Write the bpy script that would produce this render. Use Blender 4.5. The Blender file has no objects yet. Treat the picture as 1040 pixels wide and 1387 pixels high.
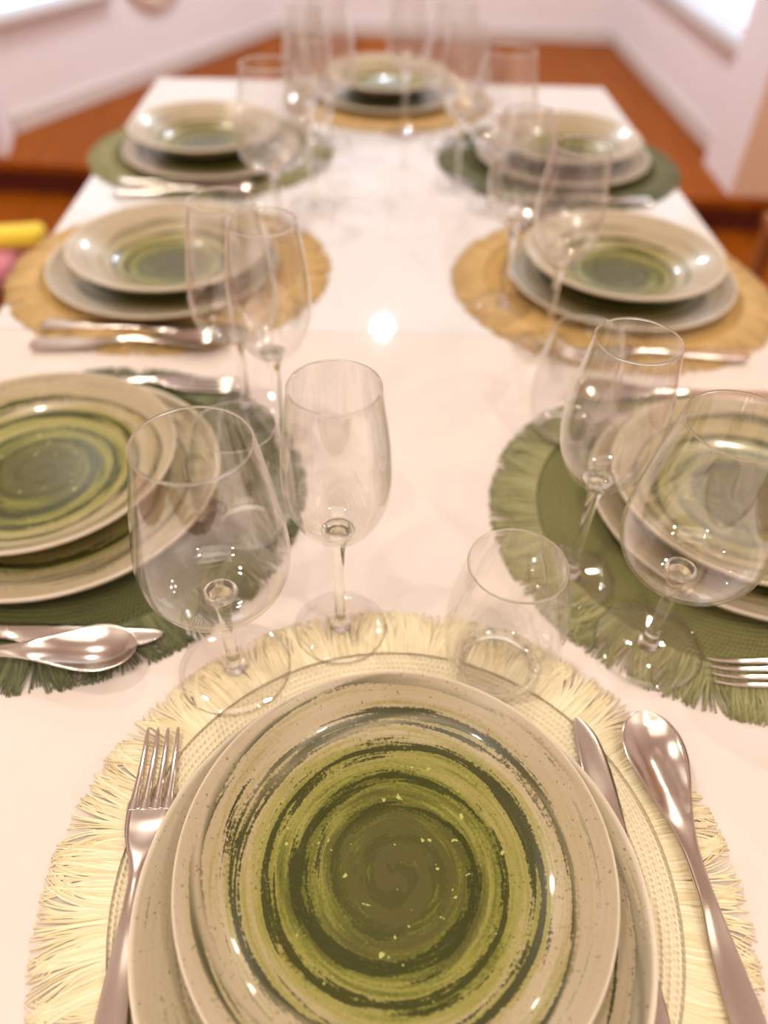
import bpy, bmesh, math, random
from mathutils import Vector, Matrix
random.seed(7)
S = bpy.context.scene
COL = S.collection
PI = math.pi
TZ = 0.75                      # table top height

# ------------------------------------------------------------------ helpers
def link(name, me, mat=None, parent=None, smooth=True):
    o = bpy.data.objects.new(name, me)
    COL.objects.link(o)
    if mat:
        if not me.materials: me.materials.append(mat)
    if parent: o.parent = parent
    if smooth:
        for p in me.polygons: p.use_smooth = True
    return o

def bm_mesh(name, bm):
    bmesh.ops.recalc_face_normals(bm, faces=bm.faces)
    me = bpy.data.meshes.new(name); bm.to_mesh(me); bm.free(); return me

def pyd(name, v, f):
    me = bpy.data.meshes.new(name); me.from_pydata(v, [], f); me.update(); return me

def thing(name, label, cat, loc=(0, 0, 0), rz=0, group=None):
    o = bpy.data.objects.new(name, None); COL.objects.link(o)
    o.location = loc; o.rotation_euler = (0, 0, rz); o.empty_display_size = .02
    tag(o, label, cat, group); return o

def tag(o, label, cat, group=None, kind=None):
    o['label'] = label; o['category'] = cat
    if group: o['group'] = group
    if kind: o['kind'] = kind

def struct(o):
    o['kind'] = 'structure'; return o

def smooth_profile(pts, n=6):
    """Catmull-Rom through (r,z) points"""
    out = []
    P = [pts[0]] + list(pts) + [pts[-1]]
    for i in range(1, len(P) - 2):
        p0, p1, p2, p3 = P[i-1], P[i], P[i+1], P[i+2]
        for k in range(n):
            t = k / n
            q = []
            for a in range(2):
                q.append(.5 * ((2*p1[a]) + (-p0[a]+p2[a])*t + (2*p0[a]-5*p1[a]+4*p2[a]-p3[a])*t*t + (-p0[a]+3*p1[a]-3*p2[a]+p3[a])*t**3))
            out.append((max(q[0], 0), q[1]))
    out.append(pts[-1])
    return out

def lathe(name, prof, segs=96, wob=None):
    """profile from the axis to the axis (closed solid)"""
    v = []; f = []
    rings = []
    for (r, z) in prof:
        if r < 1e-5:
            rings.append([len(v)]); v.append((0, 0, z))
        else:
            b = len(v); rings.append(list(range(b, b + segs)))
            for k in range(segs):
                a = 2*PI*k/segs
                v.append((r*math.cos(a), r*math.sin(a), z))
    for A, B in zip(rings, rings[1:]):
        if len(A) == 1 and len(B) == 1: continue
        for k in range(segs):
            k2 = (k+1) % segs
            if len(A) == 1: f.append((A[0], B[k], B[k2]))
            elif len(B) == 1: f.append((A[k], B[0], A[k2]))
            else: f.append((A[k], B[k], B[k2], A[k2]))
    me = pyd(name, v, f)
    bm = bmesh.new(); bm.from_mesh(me); bmesh.ops.recalc_face_normals(bm, faces=bm.faces)
    bm.to_mesh(me); bm.free()
    return me

def box_bm(bm, x0, x1, y0, y1, z0, z1, bev=0):
    r = bmesh.ops.create_cube(bm, size=1)
    vs = r['verts']
    for v in vs:
        v.co = Vector(((x0+x1)/2 + v.co.x*(x1-x0), (y0+y1)/2 + v.co.y*(y1-y0), (z0+z1)/2 + v.co.z*(z1-z0)))
    if bev:
        es = list({e for v in vs for e in v.link_edges})
        bmesh.ops.bevel(bm, geom=es, offset=bev, segments=3, affect='EDGES', profile=.5)

def box(name, x0, x1, y0, y1, z0, z1, mat, parent=None, bev=0, smooth=False):
    bm = bmesh.new(); box_bm(bm, x0, x1, y0, y1, z0, z1, bev)
    return link(name, bm_mesh(name, bm), mat, parent, smooth)

def prism(name, poly, z0, z1, mat, parent=None, bev=0):
    bm = bmesh.new()
    a = [bm.verts.new((x, y, z0)) for x, y in poly]
    b = [bm.verts.new((x, y, z1)) for x, y in poly]
    bm.faces.new(a); bm.faces.new(b)
    for i in range(len(poly)):
        j = (i+1) % len(poly); bm.faces.new((a[i], a[j], b[j], b[i]))
    if bev: bmesh.ops.bevel(bm, geom=list(bm.edges), offset=bev, segments=2, affect='EDGES')
    return link(name, bm_mesh(name, bm), mat, parent, False)

def slab(name, p, q, th, z0, z1, mat, parent=None, bev=0, off=0):
    """upright box along p->q, body on the left-hand side of the direction"""
    p = Vector(p); q = Vector(q); d = (q-p).normalized(); n = Vector((-d.y, d.x))
    a = p + n*off; b = q + n*off
    return prism(name, [tuple(a), tuple(b), tuple(b+n*th), tuple(a+n*th)], z0, z1, mat, parent, bev)

# ------------------------------------------------------------------ node helper
class NT:
    def __init__(s, name):
        s.m = bpy.data.materials.new(name); s.m.use_nodes = True
        s.t = s.m.node_tree; s.n = s.t.nodes; s.l = s.t.links
        s.b = s.n['Principled BSDF']
    def put(s, sock, v):
        if isinstance(v, bpy.types.NodeSocket): s.l.new(v, sock)
        elif v is not None: sock.default_value = v
    def math(s, op, a, b=None, c=None, clamp=False):
        n = s.n.new('ShaderNodeMath'); n.operation = op; n.use_clamp = clamp
        s.put(n.inputs[0], a)
        if b is not None: s.put(n.inputs[1], b)
        if c is not None: s.put(n.inputs[2], c)
        return n.outputs[0]
    def obj(s):
        n = s.n.new('ShaderNodeTexCoord'); return n.outputs['Object']
    def sep(s, v):
        n = s.n.new('ShaderNodeSeparateXYZ'); s.put(n.inputs[0], v); return n.outputs
    def comb(s, x, y, z):
        n = s.n.new('ShaderNodeCombineXYZ')
        for i, q in enumerate((x, y, z)): s.put(n.inputs[i], q)
        return n.outputs[0]
    def noise(s, v, scale, detail=3, rough=.5, dist=0):
        n = s.n.new('ShaderNodeTexNoise'); s.put(n.inputs['Vector'], v)
        n.inputs['Scale'].default_value = scale; n.inputs['Detail'].default_value = detail
        n.inputs['Roughness'].default_value = rough; n.inputs['Distortion'].default_value = dist
        return n.outputs['Fac']
    def smooth(s, v, lo, hi):
        n = s.n.new('ShaderNodeMapRange'); n.interpolation_type = 'SMOOTHSTEP'
        s.put(n.inputs[0], v); s.put(n.inputs[1], lo); s.put(n.inputs[2], hi)
        return n.outputs[0]
    def mix(s, f, a, b, mode='MIX'):
        n = s.n.new('ShaderNodeMix'); n.data_type = 'RGBA'; n.blend_type = mode
        s.put(n.inputs[0], f)
        s.put(n.inputs[6], tuple(a) + (1,) if isinstance(a, tuple) and len(a) == 3 else a)
        s.put(n.inputs[7], tuple(b) + (1,) if isinstance(b, tuple) and len(b) == 3 else b)
        return n.outputs[2]
    def ramp(s, f, stops):
        n = s.n.new('ShaderNodeValToRGB'); s.put(n.inputs[0], f)
        cr = n.color_ramp
        while len(cr.elements) < len(stops): cr.elements.new(.5)
        for e, (p, c) in zip(cr.elements, stops): e.position = p; e.color = tuple(c) + (1,)
        return n.outputs[0]
    def bump(s, h, strength=.3, dist=.001):
        n = s.n.new('ShaderNodeBump'); s.put(n.inputs['Height'], h)
        n.inputs['Strength'].default_value = strength; n.inputs['Distance'].default_value = dist
        s.l.new(n.outputs[0], s.b.inputs['Normal'])
    def set(s, **k):
        for a, v in k.items():
            a = a.replace('_', ' ')
            if isinstance(v, tuple) and len(v) == 3: v = v + (1,)
            s.put(s.b.inputs[a], v)
        return s

def plain(name, col, rough=.5, metal=0, **k):
    t = NT(name); t.set(Base_Color=col, Roughness=rough, Metallic=metal, **k); return t.m

# ------------------------------------------------------------------ materials
def plate_material(name, R, phase=0.0, dark=1.0, tone=1.0):
    t = NT(name)
    x, y, z = t.sep(t.obj())
    rad = t.math('SQRT', t.math('ADD', t.math('MULTIPLY', x, x), t.math('MULTIPLY', y, y)))
    ra = t.math('DIVIDE', rad, R)
    an = t.math('ARCTAN2', y, x)
    a1 = t.math('ADD', t.math('DIVIDE', an, 2*PI), phase)
    # twisted, seamless noise coordinates: long streaks that wind round the plate
    tw = t.math('ADD', an, t.math('MULTIPLY', ra, 7.5))
    def swirl(a, K, off):
        return t.comb(t.math('MULTIPLY', t.math('COSINE', tw), a), t.math('MULTIPLY', t.math('SINE', tw), a),
                      t.math('ADD', t.math('MULTIPLY', ra, K), off))
    broad = t.noise(swirl(.95, 5.5, 3+phase*7), 1.0, 2, .5)
    fine = t.noise(swirl(.9, 38, 11+phase*3), 1.0, 4, .62)
    grain = t.noise(t.obj(), 520, 3, .7)
    speck = t.noise(t.obj(), 420, 2, .5)
    warp = t.math('MULTIPLY', t.math('SUBTRACT', broad, .5), 1.1)
    # spiral brush stroke
    u = t.math('ADD', t.math('ADD', t.math('MULTIPLY', ra, 6.6), a1), warp)
    tri = t.math('ABSOLUTE', t.math('SUBTRACT', t.math('FRACT', u), .5))      # 0 on the stroke .. .5
    thr = t.math('ADD', .10, t.math('MULTIPLY', t.math('SUBTRACT', fine, .46), 1.1))
    ed = t.math('ADD', tri, t.math('MULTIPLY', t.math('SUBTRACT', grain, .5), .34))
    stroke = t.math('SUBTRACT', 1.0, t.smooth(t.math('SUBTRACT', ed, thr), -.02, .06))
    env = t.math('SUBTRACT', 1.0, t.smooth(t.math('ADD', ra, t.math('MULTIPLY', t.math('SUBTRACT', broad, .5), .9)), .74, .98))
    stroke = t.math('MULTIPLY', stroke, env)
    # underlying glaze
    rr = t.math('ADD', ra, t.math('MULTIPLY', t.math('SUBTRACT', fine, .5), .75))
    rr = t.math('ADD', rr, t.math('MULTIPLY', t.math('SUBTRACT', broad, .5), .45))
    rr = t.math('ADD', rr, t.math('MULTIPLY', t.math('SUBTRACT', grain, .5), .30))
    base = t.ramp(rr, [(0, (.085, .080, .024)), (.28, (.085, .084, .018)), (.40, (.13, .135, .020)), (.52, (.24, .235, .050)),
                       (.66, (.32, .28, .095)), (.78, (.42, .345, .20)), (1, (.45, .375, .26))])
    stroke = t.math('MULTIPLY', stroke, t.math('ADD', .35, t.math('MULTIPLY', t.smooth(ra, .22, .36), .6)))
    col = t.mix(t.math('MULTIPLY', stroke, dark), base, (.032, .038, .004))
    # thin scattered green lines towards the rim
    lines = t.smooth(t.math('ADD', fine, t.math('MULTIPLY', t.math('SUBTRACT', grain, .5), .35)), .60, .66)
    lines = t.math('MULTIPLY', lines, t.smooth(broad, .45, .6))
    col = t.mix(t.math('MULTIPLY', lines, .55), col, (.16, .17, .03))
    sp = t.smooth(speck, .665, .70)
    col = t.mix(t.math('MULTIPLY', sp, .6), col, (.10, .07, .03))
    sp2 = t.smooth(t.noise(t.obj(), 210, 1, .5), .73, .76)
    col = t.mix(t.math('MULTIPLY', sp2, t.math('SUBTRACT', 1.0, t.smooth(ra, .5, .7))), col, (.42, .45, .14))
    col = t.mix(t.math('MULTIPLY', t.smooth(ra, .975*tone, .995*tone), .8), col, (.74, .66, .52))
    t.set(Base_Color=col, Roughness=.30, Specular_IOR_Level=.3, Coat_Weight=.25, Coat_Roughness=.05)
    t.bump(t.math('ADD', fine, t.math('MULTIPLY', grain, .2)), .12, .0006)
    return t.m

def mat_material(name, col, col2):
    t = NT(name)
    x, y, z = t.sep(t.obj())
    rad = t.math('SQRT', t.math('ADD', t.math('MULTIPLY', x, x), t.math('MULTIPLY', y, y)))
    an = t.math('ARCTAN2', y, x)
    w = t.math('SINE', t.math('ADD', t.math('MULTIPLY', an, 260), t.math('MULTIPLY', rad, 900)))
    ring = t.math('SINE', t.math('MULTIPLY', rad, 2*PI/.0042))
    h = t.math('ADD', t.math('MULTIPLY', ring, .5), t.math('MULTIPLY', w, .5))
    n = t.noise(t.obj(), 300, 3, .6)
    f = t.math('ADD', t.math('MULTIPLY', t.math('ADD', h, 1), .38), t.math('MULTIPLY', n, .45), clamp=True)
    t.set(Base_Color=t.mix(f, col2, col), Roughness=.85)
    t.bump(h, .8, .0009)
    return t.m

def fringe_material(name, col, col2):
    t = NT(name)
    a = t.n.new('ShaderNodeAttribute'); a.attribute_name = 'strand'
    t.set(Base_Color=t.mix(a.outputs['Fac'], col2, col), Roughness=.75, Sheen_Weight=.2)
    return t.m

def glass(name, rough=0.0, ior=1.45):
    t = NT(name)
    g = t.n.new('ShaderNodeBsdfGlass'); g.inputs['Roughness'].default_value = rough; g.inputs['IOR'].default_value = ior
    g.inputs['Color'].default_value = (1, 1, .985, 1)
    o = t.n['Material Output']; t.l.new(g.outputs[0], o.inputs['Surface'])
    t.n.remove(t.b); return t.m

def thin_glass(name, tint=.978):
    """thin-walled glass: Fresnel reflection over straight transmission"""
    t = NT(name)
    g = t.n.new('ShaderNodeNewGeometry')
    ior = t.math('ADD', 1.75, t.math('MULTIPLY', g.outputs['Backfacing'], 1/1.75 - 1.75))
    fr = t.n.new('ShaderNodeFresnel'); t.put(fr.inputs['IOR'], ior)
    gl = t.n.new('ShaderNodeBsdfGlossy'); gl.inputs['Roughness'].default_value = .015
    gl.inputs['Color'].default_value = (1, 1, 1, 1)
    tr = t.n.new('ShaderNodeBsdfTransparent'); tr.inputs['Color'].default_value = (tint, tint-.002, tint-.009, 1)
    mx = t.n.new('ShaderNodeMixShader'); t.put(mx.inputs[0], fr.outputs[0])
    t.l.new(tr.outputs[0], mx.inputs[1]); t.l.new(gl.outputs[0], mx.inputs[2])
    t.l.new(mx.outputs[0], t.n['Material Output'].inputs['Surface'])
    t.n.remove(t.b); return t.m

M = {}
M['glass'] = glass('clear_glass'); M['thin'] = thin_glass('thin_clear_glass'); M['thin_foot'] = thin_glass('clear_foot_glass', .998)
M['steel'] = plain('polished_steel', (.68, .62, .55), .17, 1.0)
M['steel_blade'] = plain('blade_steel', (.68, .63, .56), .17, 1.0)
t = NT('glossy_white_table')
n1 = t.noise(t.obj(), 6, 3, .5)
t.set(Base_Color=t.mix(n1, (.72, .635, .575), (.75, .665, .605)), Roughness=.5, Coat_Weight=.8, Coat_Roughness=.03, Specular_IOR_Level=.3)
M['table'] = t.m
t = NT('glossy_white_leaf')
n1 = t.noise(t.obj(), 6, 3, .5)
t.set(Base_Color=t.mix(n1, (.69, .665, .65), (.72, .695, .68)), Roughness=.5, Coat_Weight=.8, Coat_Roughness=.03, Specular_IOR_Level=.3)
M['leaf'] = t.m
M['table_leg'] = plain('table_leg_white', (.8, .78, .75), .3)
def wall_mat(name, c):
    t = NT(name); n = t.noise(t.obj(), 14, 4, .6)
    t.set(Base_Color=t.mix(n, tuple(q*.97 for q in c), c), Roughness=.7); t.bump(n, .1, .002); return t.m
M['wall'] = wall_mat('plaster_pinkish_white', (.90, .84, .845))
M['wall_warm_lit'] = wall_mat('plaster_warm_lit', (.78, .56, .40))  # warm light on the pilaster's end, painted into the wall colour
M['ceiling'] = wall_mat('ceiling_white', (.88, .85, .82))
M['base'] = plain('baseboard_paint', (.72, .65, .61), .4)
M['sill'] = plain('sill_stone', (.50, .38, .32), .35)
M['frame'] = plain('window_frame_paint', (.75, .78, .84), .35)
t = NT('reddish_wood_floor')
x, y, z = t.sep(t.obj())
pl = t.math('FLOOR', t.math('DIVIDE', x, .14))
n = t.noise(t.comb(t.math('MULTIPLY', x, 14), t.math('MULTIPLY', y, 1.3), pl), 2.2, 5, .6)
pn = t.n.new('ShaderNodeTexWhiteNoise'); t.put(pn.inputs['Vector'], t.comb(pl, 3.0, 1.0))
f = t.math('ADD', t.math('MULTIPLY', n, .7), t.math('MULTIPLY', pn.outputs['Value'], .3), clamp=True)
gap = t.smooth(t.math('ABSOLUTE', t.math('SUBTRACT', t.math('FRACT', t.math('DIVIDE', x, .14)), .5)), .488, .497)
cc = t.ramp(f, [(.2, (.19, .040, .002)), (.55, (.30, .075, .004)), (.9, (.40, .115, .008))])
t.set(Base_Color=t.mix(gap, cc, (.10, .02, .004)), Roughness=.5, Specular_IOR_Level=.07)
M['floor'] = t.m
M['riser'] = plain('dark_red_wood', (.10, .010, .002), .5)
t = NT('chair_wood'); n = t.noise(t.obj(), 9, 4, .6, .6)
t.set(Base_Color=t.mix(n, (.30, .10, .02), (.42, .17, .05)), Roughness=.4); M['chair'] = t.m
def cloth(name, c):
    t = NT(name); n = t.noise(t.obj(), 60, 4, .6)
    t.set(Base_Color=t.mix(n, tuple(q*.85 for q in c), c), Roughness=.9, Sheen_Weight=.2); t.bump(n, .4, .003); return t.m
M['yellow'] = cloth('yellow_cloth', (.95, .72, .06)); M['pink'] = cloth('pink_cloth', (.70, .25, .32)); M['blue'] = cloth('grey_blue_cloth', (.34, .42, .56))
M['tan'] = cloth('tan_matte', (.74, .56, .46))
M['plate_top'] = plate_material('swirl_glaze_small', .115, .10)
M['plate_deep'] = plate_material('swirl_glaze_deep', .094, .75, 1.0, 1.22)
M['plate_low'] = plate_material('swirl_glaze_large', .135, .45, .95)
PAL = {'cream': ((.93, .85, .62), (.78, .66, .42)), 'cream_f': ((.95, .88, .64), (.74, .61, .34)),
       'green': ((.26, .25, .09), (.10, .105, .028)), 'green_f': ((.40, .38, .17), (.16, .16, .05)),
       'dark': ((.12, .125, .035), (.04, .045, .012)), 'dark_f': ((.19, .20, .075), (.05, .06, .02)),
       'straw': ((.72, .48, .17), (.44, .26, .07)), 'straw_f': ((.74, .51, .20), (.46, .29, .09))}
for k in ('cream', 'green', 'dark', 'straw'):
    M['mat_'+k] = mat_material('woven_'+k, *PAL[k]); M['fr_'+k] = fringe_material('fringe_'+k, *PAL[k+'_f'])

# ------------------------------------------------------------------ the room
FL = .12   # height of the raised floor beyond the table
box('floor', -2.9, 2.9, -2.2, 3.4, -.05, 0, M['floor']); struct(bpy.data.objects['floor'])
plat = prism('floor', [(-2.9, 3.06), (-1.34, 3.00), (1.455, 2.75), (2.9, 2.62), (2.9, 5.3), (-2.9, 5.3)], 0.0, FL-.03, M['riser']); struct(plat)
pt = prism('floor', [(-2.9, 3.03), (-1.34, 2.97), (1.455, 2.72), (2.9, 2.59), (2.9, 5.3), (-2.9, 5.3)], FL-.03, FL, M['floor'], bev=.004); struct(pt)
box('ceiling', -3.0, 3.0, -2.3, 5.4, 2.6, 2.7, M['ceiling']); struct(bpy.data.objects['ceiling'])
def wall(name, p, q, z0=FL, z1=2.6, mat='wall', th=.16, parent=None):
    o = slab(name, p, q, th, z0, z1, M[mat], parent)
    if not parent: struct(o)
    return o
RW0, RW1 = (1.40, 2.80), (1.40, 4.95)
LW0, LW1 = (-1.407, 3.285), (-.50, 5.03)
# back wall (its body lies beyond)
wall('wall_back', (1.56, 4.945), (-.52, 5.03)[:2] if False else (-.52, 5.02)) if False else None
wall('wall_back', (-.62, 5.03), (1.56, 4.94))
def windowed(prefix, p, q, sill, wins, n, flip=1):
    """wall with openings; wins = [(s0,s1)] distances along p->q. body outward (left of p->q)"""
    p = Vector(p); q = Vector(q); L = (q-p).length; d = (q-p)/L
    at = lambda s: tuple(p + d*s)
    w = wall(prefix, p, q, FL, sill)
    wall('lintel', p, q, 2.15, 2.6, parent=w)
    s = 0
    for (a, b) in wins:
        wall('wall_section', at(s), at(a), sill, 2.15, parent=w); s = b
    wall('wall_section', at(s), at(L), sill, 2.15, parent=w)
    for i, (a, b) in enumerate(wins):
        fr = slab('window_%d' % (n+i), at(a), at(b), .05, sill, sill+.025, M['frame'], off=.002); struct(fr)
        slab('window_frame', at(a), at(b), .05, 2.09, 2.15, M['frame'], fr, off=.002)
        for s0 in (a, b-.06):
            slab('window_frame', at(s0), at(s0+.06), .05, sill+.025, 2.09, M['frame'], fr, off=.002)
        slab('glass_pane', at(a+.06), at(b-.06), .005, sill+.025, 2.09, M['thin'], fr, off=.022)
        sl = slab('sill', at(a-.04), at(b+.04), .10, sill-.022, sill+.004, M['sill'], fr, .004, off=-.035)
    bb = slab('baseboard_'+prefix.split('_')[1], p, q, .014, FL, FL+.065, M['base'], off=-.0141, bev=.003); struct(bb)
    return w
windowed('wall_left', LW0, LW1, .49, [(-0.0+.02, .62)], 1)
windowed('wall_right', RW1, RW0, .48, [(.25, 2.13)], 2)
# return piece at the right: a pilaster whose end faces the room
wall('wall_front', (1.32, 2.76), (1.32, 2.761), parent=None) if False else None
pr = prism('wall_pilaster', [(1.325, 2.775), (3.0, 2.66), (3.0, 2.96), (1.56, 3.06), (1.40, 3.09), (1.335, 3.10)], FL, 2.6, M['wall_warm_lit']); struct(pr)
ps = prism('pilaster_lit_side_1', [(1.322, 2.777), (1.325, 2.777), (1.335, 3.10), (1.332, 3.10)], FL, 2.6, M['wall']); struct(ps)  # light on the pilaster's side put in as a thin white sheet
pl_ = prism('wall_corner', [(-3.0, 3.14), (-1.345, 3.025), (-1.407, 3.285), (-1.55, 3.36), (-3.0, 3.5)], FL, 2.6, M['wall']); struct(pl_)
wall('wall_west', (-2.9, -2.2), (-2.9, 3.2), 0)
wall('wall_east', (2.9, 3.2), (2.9, -2.2), 0)
wall('wall_rear', (2.9, -2.2), (-2.9, -2.2), 0)
bb = slab('baseboard_back', (-.5, 5.02), (1.4, 4.94), .014, FL, FL+.065, M['base'], off=-.016, bev=.003); struct(bb)
# unidentified round tan shape on the angled wall, drawn as a flat disc
d = (Vector(LW1)-Vector(LW0)).normalized(); nrm = Vector((d.y, -d.x))
prof = [(0, .0), (.20, .0), (.245, .004), (.25, .012), (.24, .020), (.20, .014), (.1, .012), (0, .012)]
disc = link('tan_wall_disc', lathe('tan_wall_disc', prof, 64), M['tan'])
pp = Vector(LW0) + d*.98
disc.location = (pp.x+nrm.x*.001, pp.y+nrm.y*.001, .63)
disc.rotation_mode = 'QUATERNION'; disc.rotation_quaternion = Vector((nrm.x, nrm.y, 0)).to_track_quat('Z', 'Y')
tag(disc, 'unidentified round tan shape on the white wall beside the left window', 'wall decoration')

# ------------------------------------------------------------------ table
T = thing('dining_table', 'long glossy white dining table laid for eight', 'table', (.033, .85, 0))
X0, X1 = -.411-.033, .478-.033
box('tabletop', X0, X1, -.98, -.1075, TZ-.028, TZ, M['table'], T, .003)
box('table_leaf', X0, X1, -.1065, .845, TZ-.028, TZ, M['leaf'], T, .003)
box('apron', X0+.06, X1-.06, -.90, .77, TZ-.10, TZ-.0285, M['table_leg'], T, .002)
for sx in (X0+.06, X1-.13):
    for sy in (-.90, .70):
        box('leg', sx, sx+.07, sy, sy+.07, 0, TZ-.1005, M['table_leg'], T, .004)

# ------------------------------------------------------------------ chairs with things on them
def chair(loc, rz, label):
    c = thing('dining_chair', label, 'chair', loc, rz, None)
    box('seat', -.21, .21, -.21, .21, .42, .45, M['chair'], c, .008)
    for sx in (-.20, .165):
        box('leg', sx, sx+.035, .17, .205, 0, .419, M['chair'], c, .004)
        box('leg', sx, sx+.035, -.205, -.17, 0, .419, M['chair'], c, .004)
    box('backrest', -.20, .20, -.225, -.2105, .45, .72, M['chair'], c, .006)
    return c
chair((-.93, 1.30, 0), -PI/2, 'wooden chair holding folded cloths beside the left table edge')
chair((1.18, 1.62, 0), PI/2, 'empty wooden chair beside the right table edge')
def folded(name, x, y, z, w, l, h, mat, label, rz=0):
    bm = bmesh.new(); box_bm(bm, -w/2, w/2, -l/2, l/2, 0, h, h*.42)
    bmesh.ops.subdivide_edges(bm, edges=bm.edges, cuts=2, use_grid_fill=True)
    for v in bm.verts:
        v.co.z += .003*math.sin(v.co.x*40+z*90)*math.cos(v.co.y*35) if v.co.z > h*.3 else 0
    o = link(name, bm_mesh(name, bm), M[mat]); o.location = (x, y, z); o.rotation_euler = (0, 0, rz)
    tag(o, label, 'cloth'); return o
folded('folded_cloth', -.87, 1.345, .451, .34, .14, .05, 'blue', 'grey-blue folded cloth at the bottom of the chair pile', .05)
folded('folded_cloth', -.80, 1.35, .502, .33, .11, .045, 'pink', 'pink folded cloth in the middle of the chair pile', -.04)
folded('rolled_towel', -.655, 1.375, .548, .13, .055, .034, 'yellow', 'bright yellow rolled towel on top of the pink cloth', .05)

# ------------------------------------------------------------------ placemats
RI, RO = .156, .194
def woven_mesh():
    prof = [(0, 0)]
    n = 150
    prof = [(RI, 0.0)]
    prof += [(RI, .0012), (RI-.0004, .0018)]
    for i in range(n):
        r = RI - .0006 - i*(RI-.01)/n
        prof.append((r, .0026 + .0007*math.sin(2*PI*r/.0042)))
    prof.append((0, .0026))
    return lathe('woven_disc', [(0, 0)] + prof, 128)
def fringe_mesh(seed, n=2500):
    rnd = random.Random(seed); v = []; f = []; att = []
    ph = [rnd.random()*6.28 for _ in range(8)]
    for i in range(n):
        a0 = 2*PI*(i+rnd.random())/n
        ln = RO - RI + rnd.uniform(-.006, .001)
        # neighbouring strands lean together in tufts
        lean = .055*math.sin(a0*17+ph[0]) + .045*math.sin(a0*41+ph[1]) + .03*math.sin(a0*73+ph[2]) + rnd.gauss(0, .018)
        amp = rnd.uniform(-.010, .010); fr = rnd.uniform(2, 5); p0 = rnd.random()*6
        hz = rnd.uniform(.0006, .0024); w = rnd.uniform(.00045, .0008); cval = rnd.random()
        K = 7; base = len(v)
        for k in range(K):
            s = k/(K-1); r = RI - .0015 + (ln+.0015)*s
            a = a0 + lean*s*s*.8 + amp*math.sin(fr*s+p0)*s
            zc = .0022*(1-s) + hz*(1-(2*s-.8)**2*.6)*.8 + .0005; zc = max(zc, .0006)
            ww = w*(1-.35*s)
            c, sn = math.cos(a), math.sin(a)
            for q in range(4):
                th = PI/4+PI/2*q
                dl = ww*math.cos(th)*1.4; dz = ww*math.sin(th)*1.2
                v.append((r*c - sn*dl, r*sn + c*dl, max(zc+dz, .0001))); att.append(cval*.75+.25*(1-s))
        for k in range(K-1):
            for q in range(4):
                q2 = (q+1) % 4; A = base+k*4; B = A+4
                f.append((A+q, A+q2, B+q2, B+q))
        f.append(tuple(base+(K-1)*4+q for q in range(4)))
    me = pyd('fringe', v, f)
    at = me.attributes.new('strand', 'FLOAT', 'POINT'); at.data.foreach_set('value', att)
    return me
WOV = woven_mesh(); WOV.materials.append(M['mat_cream'])
FR = [fringe_mesh(1), fringe_mesh(2)]
for m_ in FR: m_.materials.append(M['fr_cream'])
for p in WOV.polygons: p.use_smooth = True
for m_ in FR:
    for p in m_.polygons: p.use_smooth = True
def placemat(x, y, rz, kind, label, i):
    r = thing('placemat', label, 'placemat', (x, y, TZ+.0003), rz, None)
    a = bpy.data.objects.new('woven_disc', WOV); COL.objects.link(a); a.parent = r
    b = bpy.data.objects.new('fringe', FR[i % 2]); COL.objects.link(b); b.parent = r; b['kind'] = 'stuff'
    for o, k in ((a, 'mat_'), (b, 'fr_')):
        o.material_slots[0].link = 'OBJECT'; o.material_slots[0].material = M[k+kind]
    return r

# ------------------------------------------------------------------ plates
def plate_mesh(name, pts, th):
    """pts: upper surface (r,z) from the axis to the rim; the under side is offset and has a foot ring"""
    up = smooth_profile(pts, 8)
    R, Z = up[-1]
    rim = [(R+.0006, Z+.0006-.0006), (R+.0010, Z-th*.5), (R+.0002, Z-th)]
    low = []
    for (r, z) in reversed(up[:-1]):
        low.append((r, z-th))
    fr = pts[0][2] if len(pts[0]) > 2 else .07
    low2 = []; done = False
    for (r, z) in low:
        if not done and r < fr+.003:
            low2 += [(fr+.003, z), (fr+.002, z-.0022), (fr-.001, z-.0022), (fr-.002, z)]; done = True
        if r < fr-.003: low2.append((r, z))
        elif r > fr+.004: low2.append((r, z))
    return lathe(name, up + rim + low2, 160)
low_pts = [(0, .0052), (.03, .0052), (.06, .0053), (.085, .0062), (.105, .0088), (.120, .0120), (.130, .0148), (.1345, .0164)]
top_pts = [(0, .0075), (.03, .0075), (.055, .0078), (.075, .0100), (.090, .0150), (.101, .0218), (.109, .0270), (.1135, .0298)]
deep_pts = [(0, .0075), (.03, .0075), (.050, .0085), (.066, .0130), (.082, .0215), (.098, .0300), (.109, .0350), (.1145, .0372)]
LOW = plate_mesh('dinner_plate', low_pts, .0042); TOP = plate_mesh('swirl_plate', top_pts, .0042)
DEEP = plate_mesh('deep_plate', deep_pts, .0044)
for m_, k in ((LOW, 'plate_low'), (TOP, 'plate_top'), (DEEP, 'plate_deep')):
    m_.materials.append(M[k])
    for p in m_.polygons: p.use_smooth = True
def put(name, me, loc, rz, label, cat, group=None):
    o = bpy.data.objects.new(name, me); COL.objects.link(o); o.location = loc; o.rotation_euler = (0, 0, rz)
    tag(o, label, cat, group); return o

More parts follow.
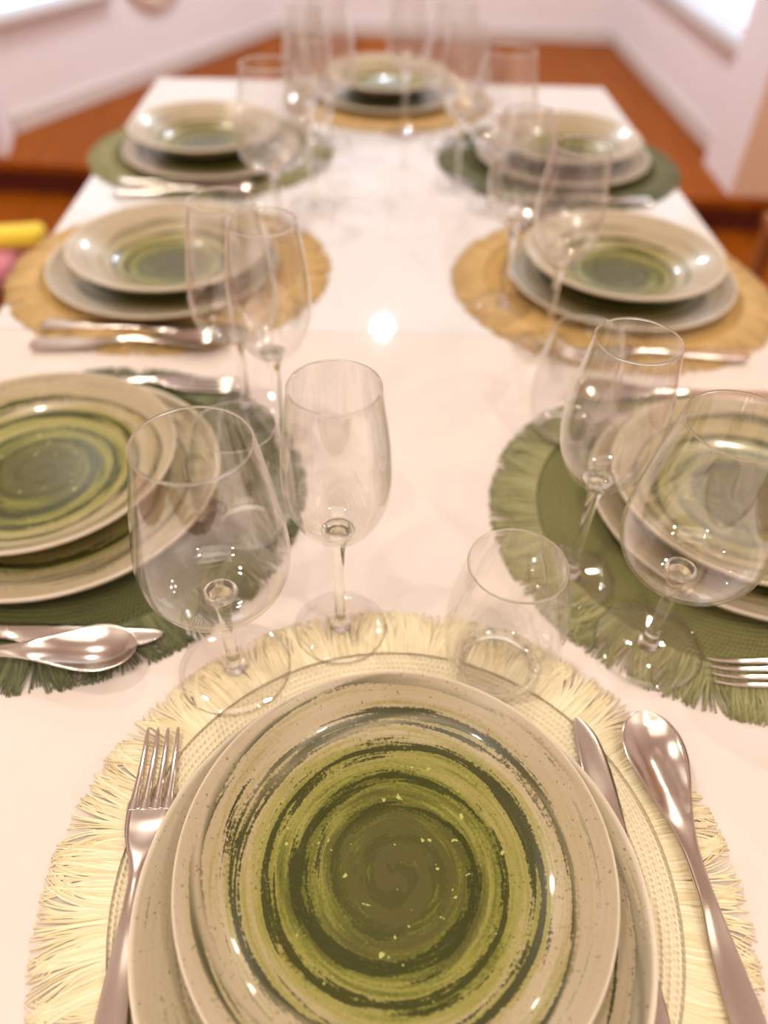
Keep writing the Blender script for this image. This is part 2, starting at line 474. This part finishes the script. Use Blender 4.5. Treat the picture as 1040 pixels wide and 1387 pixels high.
# ------------------------------------------------------------------ cutlery (tip at +y, origin at the handle's end, lies on z=0)
def loft(name, secs, nu=9, caps=(1, 1)):
    """secs: (y, halfwidth, z, thickness, dish, xoff). closed strip"""
    v = []; f = []; W = 2*nu
    for (y, w, z, th, dish, xo) in secs:
        for i in range(nu):
            u = -1 + 2*i/(nu-1)
            crown = math.sqrt(max(0, 1-u*u*.96))
            v.append((xo+u*w, y, z + dish*(u*u-1) + th*.5*(.35+.65*crown)))
        for i in range(nu):
            u = 1 - 2*i/(nu-1)
            crown = math.sqrt(max(0, 1-u*u*.96))
            v.append((xo+u*w, y, z + dish*(u*u-1) - th*.5*(.35+.65*crown)))
    for k in range(len(secs)-1):
        A = k*W; B = A+W
        for i in range(W):
            j = (i+1) % W
            f.append((A+i, A+j, B+j, B+i))
    if caps[0]: f.append(tuple(range(W)))
    if caps[1]: f.append(tuple(reversed(range((len(secs)-1)*W, len(secs)*W))))
    me = pyd(name, v, f)
    bm = bmesh.new(); bm.from_mesh(me); bmesh.ops.recalc_face_normals(bm, faces=bm.faces); bm.to_mesh(me); bm.free()
    return me
def interp(keys, n):
    """smooth resample of section keys"""
    out = []
    m = len(keys)
    for k in range(m-1):
        p0 = keys[max(k-1, 0)]; p1 = keys[k]; p2 = keys[k+1]; p3 = keys[min(k+2, m-1)]
        for s in range(n):
            t = s/n
            out.append(tuple(.5*((2*b)+(-a+c)*t+(2*a-5*b+4*c-d)*t*t+(-a+3*b-3*c+d)*t**3) for a, b, c, d in zip(p0, p1, p2, p3)))
    out.append(keys[-1]); return [(y, max(w, .0002), z, th, di, xo) for (y, w, z, th, di, xo) in out]
L = .205
# handle shared by fork and spoon
def handle(neck_y, zn):
    return [(0, .0035, .0022, .002, 0, 0), (.0015, .0080, .0022, .003, 0, 0), (.006, .0100, .0022, .0035, 0, 0), (.035, .0092, .0026, .0040, 0, 0), (.065, .0074, .0036, .0044, 0, 0), (neck_y-.02, .0048, zn-.0008, .0046, 0, 0), (neck_y, .0040, zn, .0044, 0, 0)]
_sp = interp(handle(.108, .0076)[:-1] + [(.100, .0044, .0073, .0046, 0, 0), (.112, .0045, .0078, .0043, 0, 0), (.122, .0055, .0082, .0036, .0003, 0), (.134, .0078, .0086, .0026, .0010, 0), (.148, .0118, .0090, .0018, .0030, 0), (.161, .0160, .0092, .0016, .0056, 0), (.174, .0189, .0094, .0015, .0074, 0),
              (.186, .0186, .0096, .0015, .0070, 0), (.196, .0148, .0098, .0015, .0046, 0), (.2015, .0098, .0100, .0015, .0022, 0), (.2045, .0045, .0101, .0014, .0006, 0), (.2052, .0012, .0101, .0010, 0, 0)], 5)
_k = min(range(len(_sp)), key=lambda i: abs(_sp[i][0]-.124))
spoon_h = loft('handle', _sp[:_k+1], 15, (1, 0)); spoon_b = loft('bowl', _sp[_k:], 15, (0, 1))
fork_h = loft('handle', interp(handle(.112, .0074), 6) + interp([(.1125, .0041, .0075, .0042, 0, 0), (.120, .0050, .0082, .0034, 0, 0), (.129, .0078, .0082, .0025, .0002, 0), (.138, .0108, .0074, .0020, .0006, 0), (.147, .0122, .0060, .0018, .0008, 0), (.1545, .0128, .0047, .0018, .0003, 0)], 5))
tines = []
for i in range(4):
    x = (-1.5+i)*.0066
    tines.append(loft('tine', interp([(.1525, .0033, .0049, .0018, 0, x), (.157, .0031, .0043, .0018, 0, x), (.162, .0023, .0038, .0018, 0, x*.99), (.180, .0018, .0030, .0018, 0, x*.97), (.193, .0015, .0040, .0017, 0, x*.95), (.202, .0011, .0058, .0015, 0, x*.94), (.205, .0004, .0066, .0010, 0, x*.94)], 5), 7))
knife_h = loft('handle', interp([(0, .004, .0030, .003, 0, 0), (.002, .0078, .0030, .0042, 0, 0), (.01, .0090, .003, .0050, 0, 0), (.05, .0082, .003, .0054, 0, 0), (.09, .0068, .003, .0054, 0, 0), (.108, .0062, .003, .0048, 0, 0)], 5))
knife_b = loft('blade', interp([(.1075, .0062, .003, .0044, 0, 0), (.114, .0070, .003, .0026, 0, .0004), (.125, .0088, .003, .0018, 0, .0014), (.15, .0096, .003, .0016, 0, .0018), (.18, .0092, .003, .0015, 0, .0016), (.198, .0078, .003, .0013, 0, .0006), (.208, .0056, .003, .0012, 0, -.0010), (.214, .0026, .003, .001, 0, -.0026), (.2155, .0008, .003, .0008, 0, -.0032)], 5))
for m_ in [spoon_h, spoon_b, fork_h, knife_h, knife_b] + tines:
    m_.materials.append(M['steel_blade'] if m_ is knife_b else M['steel'])
    for p in m_.polygons: p.use_smooth = len(p.vertices) == 4
PARTS = {'fork': [('handle', fork_h)] + [('tine', q) for q in tines],
         'knife': [('handle', knife_h), ('blade', knife_b)],
         'spoon': [('handle', spoon_h), ('bowl', spoon_b)]}
TIPL = {'fork': .205, 'knife': .2155, 'spoon': .2052}
def cutlery(kind, tip, ang, label, z=.7535, tilt=0):
    """tip: world xy of the tip, ang: direction of the tip (0 = +y)"""
    d = Vector((-math.sin(ang), math.cos(ang)))
    o = thing(kind, label, kind, (tip[0]-d.x*TIPL[kind], tip[1]-d.y*TIPL[kind], z), ang)
    if tilt: o.rotation_euler = (tilt, 0, ang)
    for n, me in PARTS[kind]:
        p = bpy.data.objects.new(n, me); COL.objects.link(p); p.parent = o
    return o

# ------------------------------------------------------------------ glasses
def shell(name, outer, th, floor_th, segs=96):
    o = smooth_profile(outer, 8)
    inn = []
    z0 = outer[0][1]
    for (r, z) in o:
        # thicker towards the bottom
        k = min(1, max(0, (z-z0)/.03))
        inn.append((max(0, r-th*(1.0+.8*(1-k))), z + floor_th*(1-k)**1.5))
    R, Z = o[-1]; ri = inn[-1][0]
    rim = [(R-.0001, Z+.0003), ((R+ri)/2, Z+.0006), (ri+.0001, Z+.0003)]
    inn2 = [(r, z) for r, z in reversed(inn)]
    inn2[-1] = (0, z0+floor_th)
    return lathe(name, o + rim + inn2, segs)
wine_bowl = shell('bowl', [(0, .0765), (.014, .0771), (.0265, .0803), (.0365, .0880), (.0426, .0990), (.0446, .111), (.0441, .124), (.0416, .142), (.0375, .166), (.0316, .1960)], .0009, .0042)
wine_stem = lathe('stem', [(0, .0025), (.0078, .0025), (.0072, .0055), (.0056, .009), (.0046, .014), (.0042, .024), (.0042, .052), (.0048, .064), (.0064, .0722), (.0088, .0766), (.006, .0772), (0, .0772)], 48)
wine_foot = lathe('foot', [(0, 0), (.0360, 0), (.0375, .0006), (.0372, .0012), (.028, .0017), (.016, .0023), (.010, .0028), (0, .0031)], 96)
flute_bowl = shell('bowl', [(0, .0915), (.006, .0928), (.0150, .0985), (.0240, .1095), (.0304, .1240), (.0328, .140), (.0324, .157), (.0302, .178), (.0258, .2070)], .0008, .0060)
flute_stem = lathe('stem', [(0, .0025), (.0070, .0025), (.0066, .0055), (.0048, .0095), (.0038, .015), (.0034, .032), (.0034, .062), (.0040, .080), (.0058, .0895), (.0072, .0938), (.004, .0944), (0, .0944)], 48)
flute_foot = lathe('foot', [(0, 0), (.0310, 0), (.0325, .0006), (.0322, .0012), (.024, .0017), (.014, .0023), (.009, .0028), (0, .0031)], 96)
tum = shell('stemless_glass', [(0, .0002), (.020, .0004), (.0265, .0030), (.0330, .0110), (.0378, .0250), (.0396, .0430), (.0388, .0600), (.0358, .0810), (.0300, .1045)], .0009, .0055)
def bead(R, z, r, squash=1.0, n=8):
    return [(R + r*math.cos(2*PI*k/n), z + r*squash*math.sin(2*PI*k/n)) for k in range(n)]
def ring_mesh(prof, segs=96):
    v = []; f = []; n = len(prof)
    for k in range(segs):
        a = 2*PI*k/segs
        for r, z in prof: v.append((r*math.cos(a), r*math.sin(a), z))
    for k in range(segs):
        for i in range(n):
            f.append((k*n+i, k*n+(i+1) % n, ((k+1) % segs)*n+(i+1) % n, ((k+1) % segs)*n+i))
    return v, f
def with_solid(me, extras, body='thin'):
    """thin-walled body plus solid thick pieces (rolled rim, thick bottom) in one mesh"""
    bm = bmesh.new(); bm.from_mesh(me); k0 = len(bm.faces)
    for (v, f) in extras:
        vs = [bm.verts.new(q) for q in v]
        for q in f:
            fc = bm.faces.new([vs[i] for i in q]); fc.material_index = 1
    bmesh.ops.recalc_face_normals(bm, faces=bm.faces); bm.to_mesh(me); bm.free()
    me.materials.append(M[body]); me.materials.append(M['glass'])
def solid(prof, segs=64):
    me = lathe('tmp', prof, segs)
    v = [tuple(q.co) for q in me.vertices]; f = [tuple(p.vertices) for p in me.polygons]
    bpy.data.meshes.remove(me); return v, f
with_solid(wine_bowl, [ring_mesh(bead(.0311, .1963, .0007)), solid([(0, .0778), (.006, .0780), (.0110, .0796), (.0100, .0812), (.005, .0824), (0, .0827)])])
with_solid(flute_bowl, [ring_mesh(bead(.0253, .2073, .00066)), solid([(0, .0945), (.005, .0950), (.0095, .0978), (.0105, .0992), (.006, .0998), (0, .1000)])])
with_solid(tum, [ring_mesh(bead(.0295, .1048, .0007)), ring_mesh([(.0225, .0016), (.0262, .0038), (.0282, .0064), (.0272, .0068), (.0240, .0044)])])
with_solid(wine_foot, [ring_mesh(bead(.0372, .0008, .0006))], 'thin_foot')
with_solid(flute_foot, [ring_mesh(bead(.0322, .0008, .0006))], 'thin_foot')
for m_ in (wine_stem, flute_stem): m_.materials.append(M['glass'])
for m_ in (wine_bowl, wine_stem, wine_foot, flute_bowl, flute_stem, flute_foot, tum):
    for p in m_.polygons: p.use_smooth = True
def stemglass(kind, x, y, label):
    o = thing('wine_glass' if kind == 'wine' else 'champagne_glass', label, 'glass', (x, y, TZ+.0036), 0)
    for n, me in ((('bowl', wine_bowl), ('stem', wine_stem), ('foot', wine_foot)) if kind == 'wine' else (('bowl', flute_bowl), ('stem', flute_stem), ('foot', flute_foot))):
        p = bpy.data.objects.new(n, me); COL.objects.link(p); p.parent = o
    return o

# ------------------------------------------------------------------ the eight settings
# key, centre, facing angle, mat kind, mat label, low plate centre, low label, upper mesh, centre, label, spin
P2 = -PI/2; N2 = PI/2
SET = [
 ('front', (.020, .160), 0, 'cream', 'cream straw placemat with long fringe under the nearest plates', (.0175, .147), 'large beige plate beneath the nearest swirl plate', TOP, (.0185, .1605), 'small green swirl plate nearest the camera', 0),
 ('L1', (-.242, .475), P2, 'dark', 'dark green fringed placemat at the nearest left setting', (-.256, .481), 'large plate beneath the swirl plate on the dark green mat', TOP, (-.270, .487), 'green swirl plate stacked on the dark green fringed mat', 1.2),
 ('R1', (.300, .450), N2, 'green', 'olive green fringed placemat at the nearest right setting', (.325, .462), 'large plate on the olive mat, under its swirl plate', TOP, (.318, .458), 'swirl plate behind the large wine glass on the olive mat', 2.4),
 ('L2', (-.235, .885), P2, 'straw', 'straw coloured placemat in the middle of the left side', (-.240, .872), 'large plate under the deep plate, middle of left side', DEEP, (-.228, .862), 'deep plate in the middle of the left side', 3.0),
 ('R2', (.300, .860), N2, 'straw', 'straw coloured placemat in the middle of the right side', (.308, .860), 'large plate under the deep plate, middle of right side', DEEP, (.306, .857), 'deep plate in the middle of the right side', 4.1),
 ('L3', (-.245, 1.290), P2, 'green', 'green placemat at the far left corner of the table', (-.240, 1.262), 'large plate under the deep plate at the far left corner', DEEP, (-.250, 1.275), 'deep plate on the green mat at the far left corner', 5.0),
 ('R3', (.308, 1.270), N2, 'dark', 'dark green placemat at the far right corner of the table', (.312, 1.262), 'large plate under the deep plate at the far right corner', DEEP, (.312, 1.260), 'deep plate on the dark green mat, far right corner', .7),
 ('end', (.045, 1.585), PI, 'straw', 'yellowish placemat at the far end of the table', (.040, 1.580), 'large plate under the deep plate at the far table end', DEEP, (.038, 1.590), 'deep plate alone at the far end of the table', 1.9),
]
where = {'front': 'nearest setting', 'L1': 'dark green mat, near left', 'R1': 'olive green mat, near right', 'L2': 'straw mat, left side', 'R2': 'straw mat, right side',
         'L3': 'green mat, far left corner', 'R3': 'dark mat, far right corner', 'end': 'mat at the far table end'}
ZL = TZ+.0003+.0033
CUT = {  # tip positions and angles measured per setting: fork, knife, spoon
 'front': (((-.1245, .253), .03), ((.1425, .262), .01), ((.181, .2625), .06)),
 'L1': ((( -.120, .632), P2), ((-.140, .326), P2-.04), ((-.152, .310), P2+.03)),
 'R1': (((.238, .297), N2-.03), ((.200, .585), N2), ((.205, .622), N2)),
}
for i, (k, c, fa, mk, ml, lc, ll, up, uc, ul, spin) in enumerate(SET):
    placemat(c[0], c[1], i*.7, mk, ml, i)
    put('dinner_plate', LOW, (lc[0], lc[1], ZL+.0012), spin+.8, ll, 'plate', 'large plates')
    put('swirl_plate' if up is TOP else 'deep_plate', up, (uc[0], uc[1], ZL+.0052+.0030-.0010), spin, ul, 'plate', 'small plates')
    if k in CUT: fk, kn, sp = CUT[k]
    else:
        R2 = Matrix.Rotation(fa, 2); C0 = Vector(c)
        g = lambda x, y: tuple(C0 + R2 @ Vector((x, y)))
        fk = (g(-.165, .095), fa+.02); kn = (g(.142, .10), fa); sp = (g(.174, .09), fa+.03)
    W = where[k]
    cutlery('fork', fk[0], fk[1], 'steel fork with four tines, %s' % W)
    cutlery('knife', kn[0], kn[1], 'steel table knife beside the plates, %s' % W, z=.7532)
    zz = .7575 if k == 'L1' else .7535
    cutlery('spoon', sp[0], sp[1], 'steel spoon, bowl up, outside the knife, %s' % W, z=zz)

G = [
 ('wine', -.0865, .302, 'large wine glass with wide bowl in front of the dark green mat'),
 ('flute', -.0155, .337, 'slim champagne glass behind the cream mat, nearest of its kind'),
 ('tumbler', .0925, .3035, 'stemless glass standing on the cream mat by the spoon'),
 ('wine', .203, .322, 'large wine glass over the olive mat, at the right picture edge'),
 ('flute', .1600, .387, 'champagne glass with slim stem on the olive mat'),
 ('tumbler', .190, .566, 'stemless glass beyond the olive mat champagne glass'),
 ('tumbler', -.092, .435, 'stemless glass on the dark green mat, seen through the large wine glass'),
 ('flute', -.074, .541, 'blurred champagne glass just beyond the dark green mat'),
 ('wine', -.113, .603, 'blurred wine glass beyond the dark green mat, before the left deep plate'),
 ('flute', .194, .713, 'blurred champagne glass before the middle right deep plate'),
 ('flute', .160, .802, 'blurred champagne glass at the inner edge of the right straw mat'),
 ('wine', -.115, 1.000, 'blurred wine glass between the left straw mat and far left mat'),
 ('flute', -.072, 1.078, 'blurred champagne glass in front of the far left corner mat'),
 ('wine', .182, 1.085, 'blurred wine glass in front of the far right corner mat'),
 ('flute', .135, 1.160, 'blurred champagne glass beside the dark far right corner mat'),
 ('wine', -.060, 1.330, 'tall blurred wine glass inside the green far left mat'),
 ('flute', -.085, 1.230, 'tall blurred champagne glass standing on the green far left mat'),
 ('flute', .066, 1.385, 'champagne glass just in front of the far end mat'),
 ('wine', .136, 1.333, 'wine glass between the far end mat and the dark right mat'),
]
for (k, x, y, lab) in G:
    if k == 'tumbler': put('stemless_glass', tum, (x, y, TZ+.0036), 0, lab, 'glass')
    else:
        gl_ = stemglass(k, x, y, lab)
        if 'before the left deep' in lab: gl_.scale = (.86, .86, 1)

# ------------------------------------------------------------------ lamps and added fill lights
lampM = NT('lamp_housing'); lampM.set(Base_Color=(.85, .85, .85), Roughness=.4)
def downlight(x, y, power, col, size=.09, label=''):
    o = thing('ceiling_spotlight', label, 'lamp', (x, y, 2.6))
    prof = [(0, -.004), (size/2+.004, -.004), (size/2+.006, -.016), (size/2+.018, -.016), (size/2+.020, -.002), (size/2+.012, 0), (0, 0)]
    link('housing', lathe('housing', prof, 48), lampM.m, o)
    l = bpy.data.lights.new('lamp', 'AREA'); l.shape = 'DISK'; l.size = size; l.energy = power; l.color = col
    lo = bpy.data.objects.new('lamp', l); COL.objects.link(lo); lo.location = (0, 0, -.0175); lo.parent = o
WARM = (1, .90, .78); COOL = (.80, .90, 1)
downlight(.105, 3.86, 70, COOL, .08, 'cool white ceiling spotlight over the raised floor')
for x, y, p, q in ((-.75, 1.0, 22, 'left side of the table'), (1.3, 1.7, 24, 'right side of the table'), (-.7, -.35, 20, 'floor left of the near table end'), (.75, -.4, 20, 'floor right of the near table end'), (-1.0, 2.45, 32, 'floor left of the far table end'), (1.3, 2.2, 16, 'floor by the right wall end')):
    downlight(x, y, p, WARM, .09, 'warm ceiling spotlight over the '+q)
# unseen fill light, added as a ceiling panel for soft warm light
o = thing('fill_panel', 'added warm fill light panel above the near table end, unseen', 'lamp', (0, -.2, 2.6))
box('housing', -.62, .62, -.42, .42, -.04, 0, lampM.m, o, .004)
l = bpy.data.lights.new('lamp', 'AREA'); l.shape = 'RECTANGLE'; l.size = 1.2; l.size_y = .8; l.energy = 14; l.color = (1, .90, .78)
lo = bpy.data.objects.new('lamp', l); COL.objects.link(lo); lo.location = (0, 0, -.042); lo.parent = o

def add_uplight(x, y, label):  # invented uplights out of view, added to brighten the ceiling
    o = thing('fill_uplight', label, 'lamp', (x, y, 0))
    link('base', lathe('base', [(0, 0), (.14, 0), (.145, .008), (.13, .02), (.03, .028), (0, .028)], 48), M['steel_blade'], o)
    link('pole', lathe('pole', [(0, .027), (.012, .027), (.012, 1.44), (0, 1.44)], 24), M['steel_blade'], o)
    link('uplight_shade', lathe('uplight_shade', [(0, 1.435), (.04, 1.44), (.12, 1.48), (.17, 1.55), (.166, 1.55), (.115, 1.486), (.04, 1.447), (0, 1.445)], 48), lampM.m, o)
    l = bpy.data.lights.new('lamp', 'AREA'); l.shape = 'DISK'; l.size = .2; l.energy = 55; l.color = (1, .92, .82)
    lo = bpy.data.objects.new('lamp', l); COL.objects.link(lo); lo.location = (0, 0, 1.51); lo.rotation_euler = (PI, 0, 0); lo.parent = o
add_uplight(-2.2, -.9, 'added fill uplight, unseen, standing left of the table')
add_uplight(2.2, -.9, 'added fill uplight, unseen, standing right of the table')

# ------------------------------------------------------------------ world
w = bpy.data.worlds.new('World'); S.world = w; w.use_nodes = True
bg = w.node_tree.nodes['Background']
bg.inputs[0].default_value = (.74, .85, 1, 1); bg.inputs[1].default_value = 5.5

# ------------------------------------------------------------------ camera
p, yw, rl = map(math.radians, (44.05, 2.2, 1.9))
f = Vector((math.sin(yw)*math.cos(p), math.cos(yw)*math.cos(p), -math.sin(p)))
r = Vector((math.cos(yw), -math.sin(yw), 0)); u = r.cross(f)
r2 = r*math.cos(rl) + u*math.sin(rl); u2 = -r*math.sin(rl) + u*math.cos(rl)
cd = bpy.data.cameras.new('Camera'); cam = bpy.data.objects.new('Camera', cd); COL.objects.link(cam)
m = Matrix((r2, u2, -f)).transposed().to_4x4(); m.translation = (0, 0, 1.195)
cam.matrix_world = m
cd.sensor_fit = 'HORIZONTAL'; cd.sensor_width = 36; cd.lens = 1035*36/1040
cd.dof.use_dof = True; cd.dof.focus_distance = .435; cd.dof.aperture_fstop = cd.lens/1000/.0095
cd.clip_start = .01
S.camera = cam
S.view_settings.view_transform = 'Standard'; S.view_settings.look = 'None'
S.view_settings.gamma = 1; S.view_settings.use_curve_mapping = False
S.view_settings.exposure = -1.13
cy = S.cycles
cy.use_denoising = True
cy.max_bounces = 16; cy.transmission_bounces = 16; cy.transparent_max_bounces = 16; cy.glossy_bounces = 6; cy.diffuse_bounces = 5
cy.sample_clamp_indirect = 6
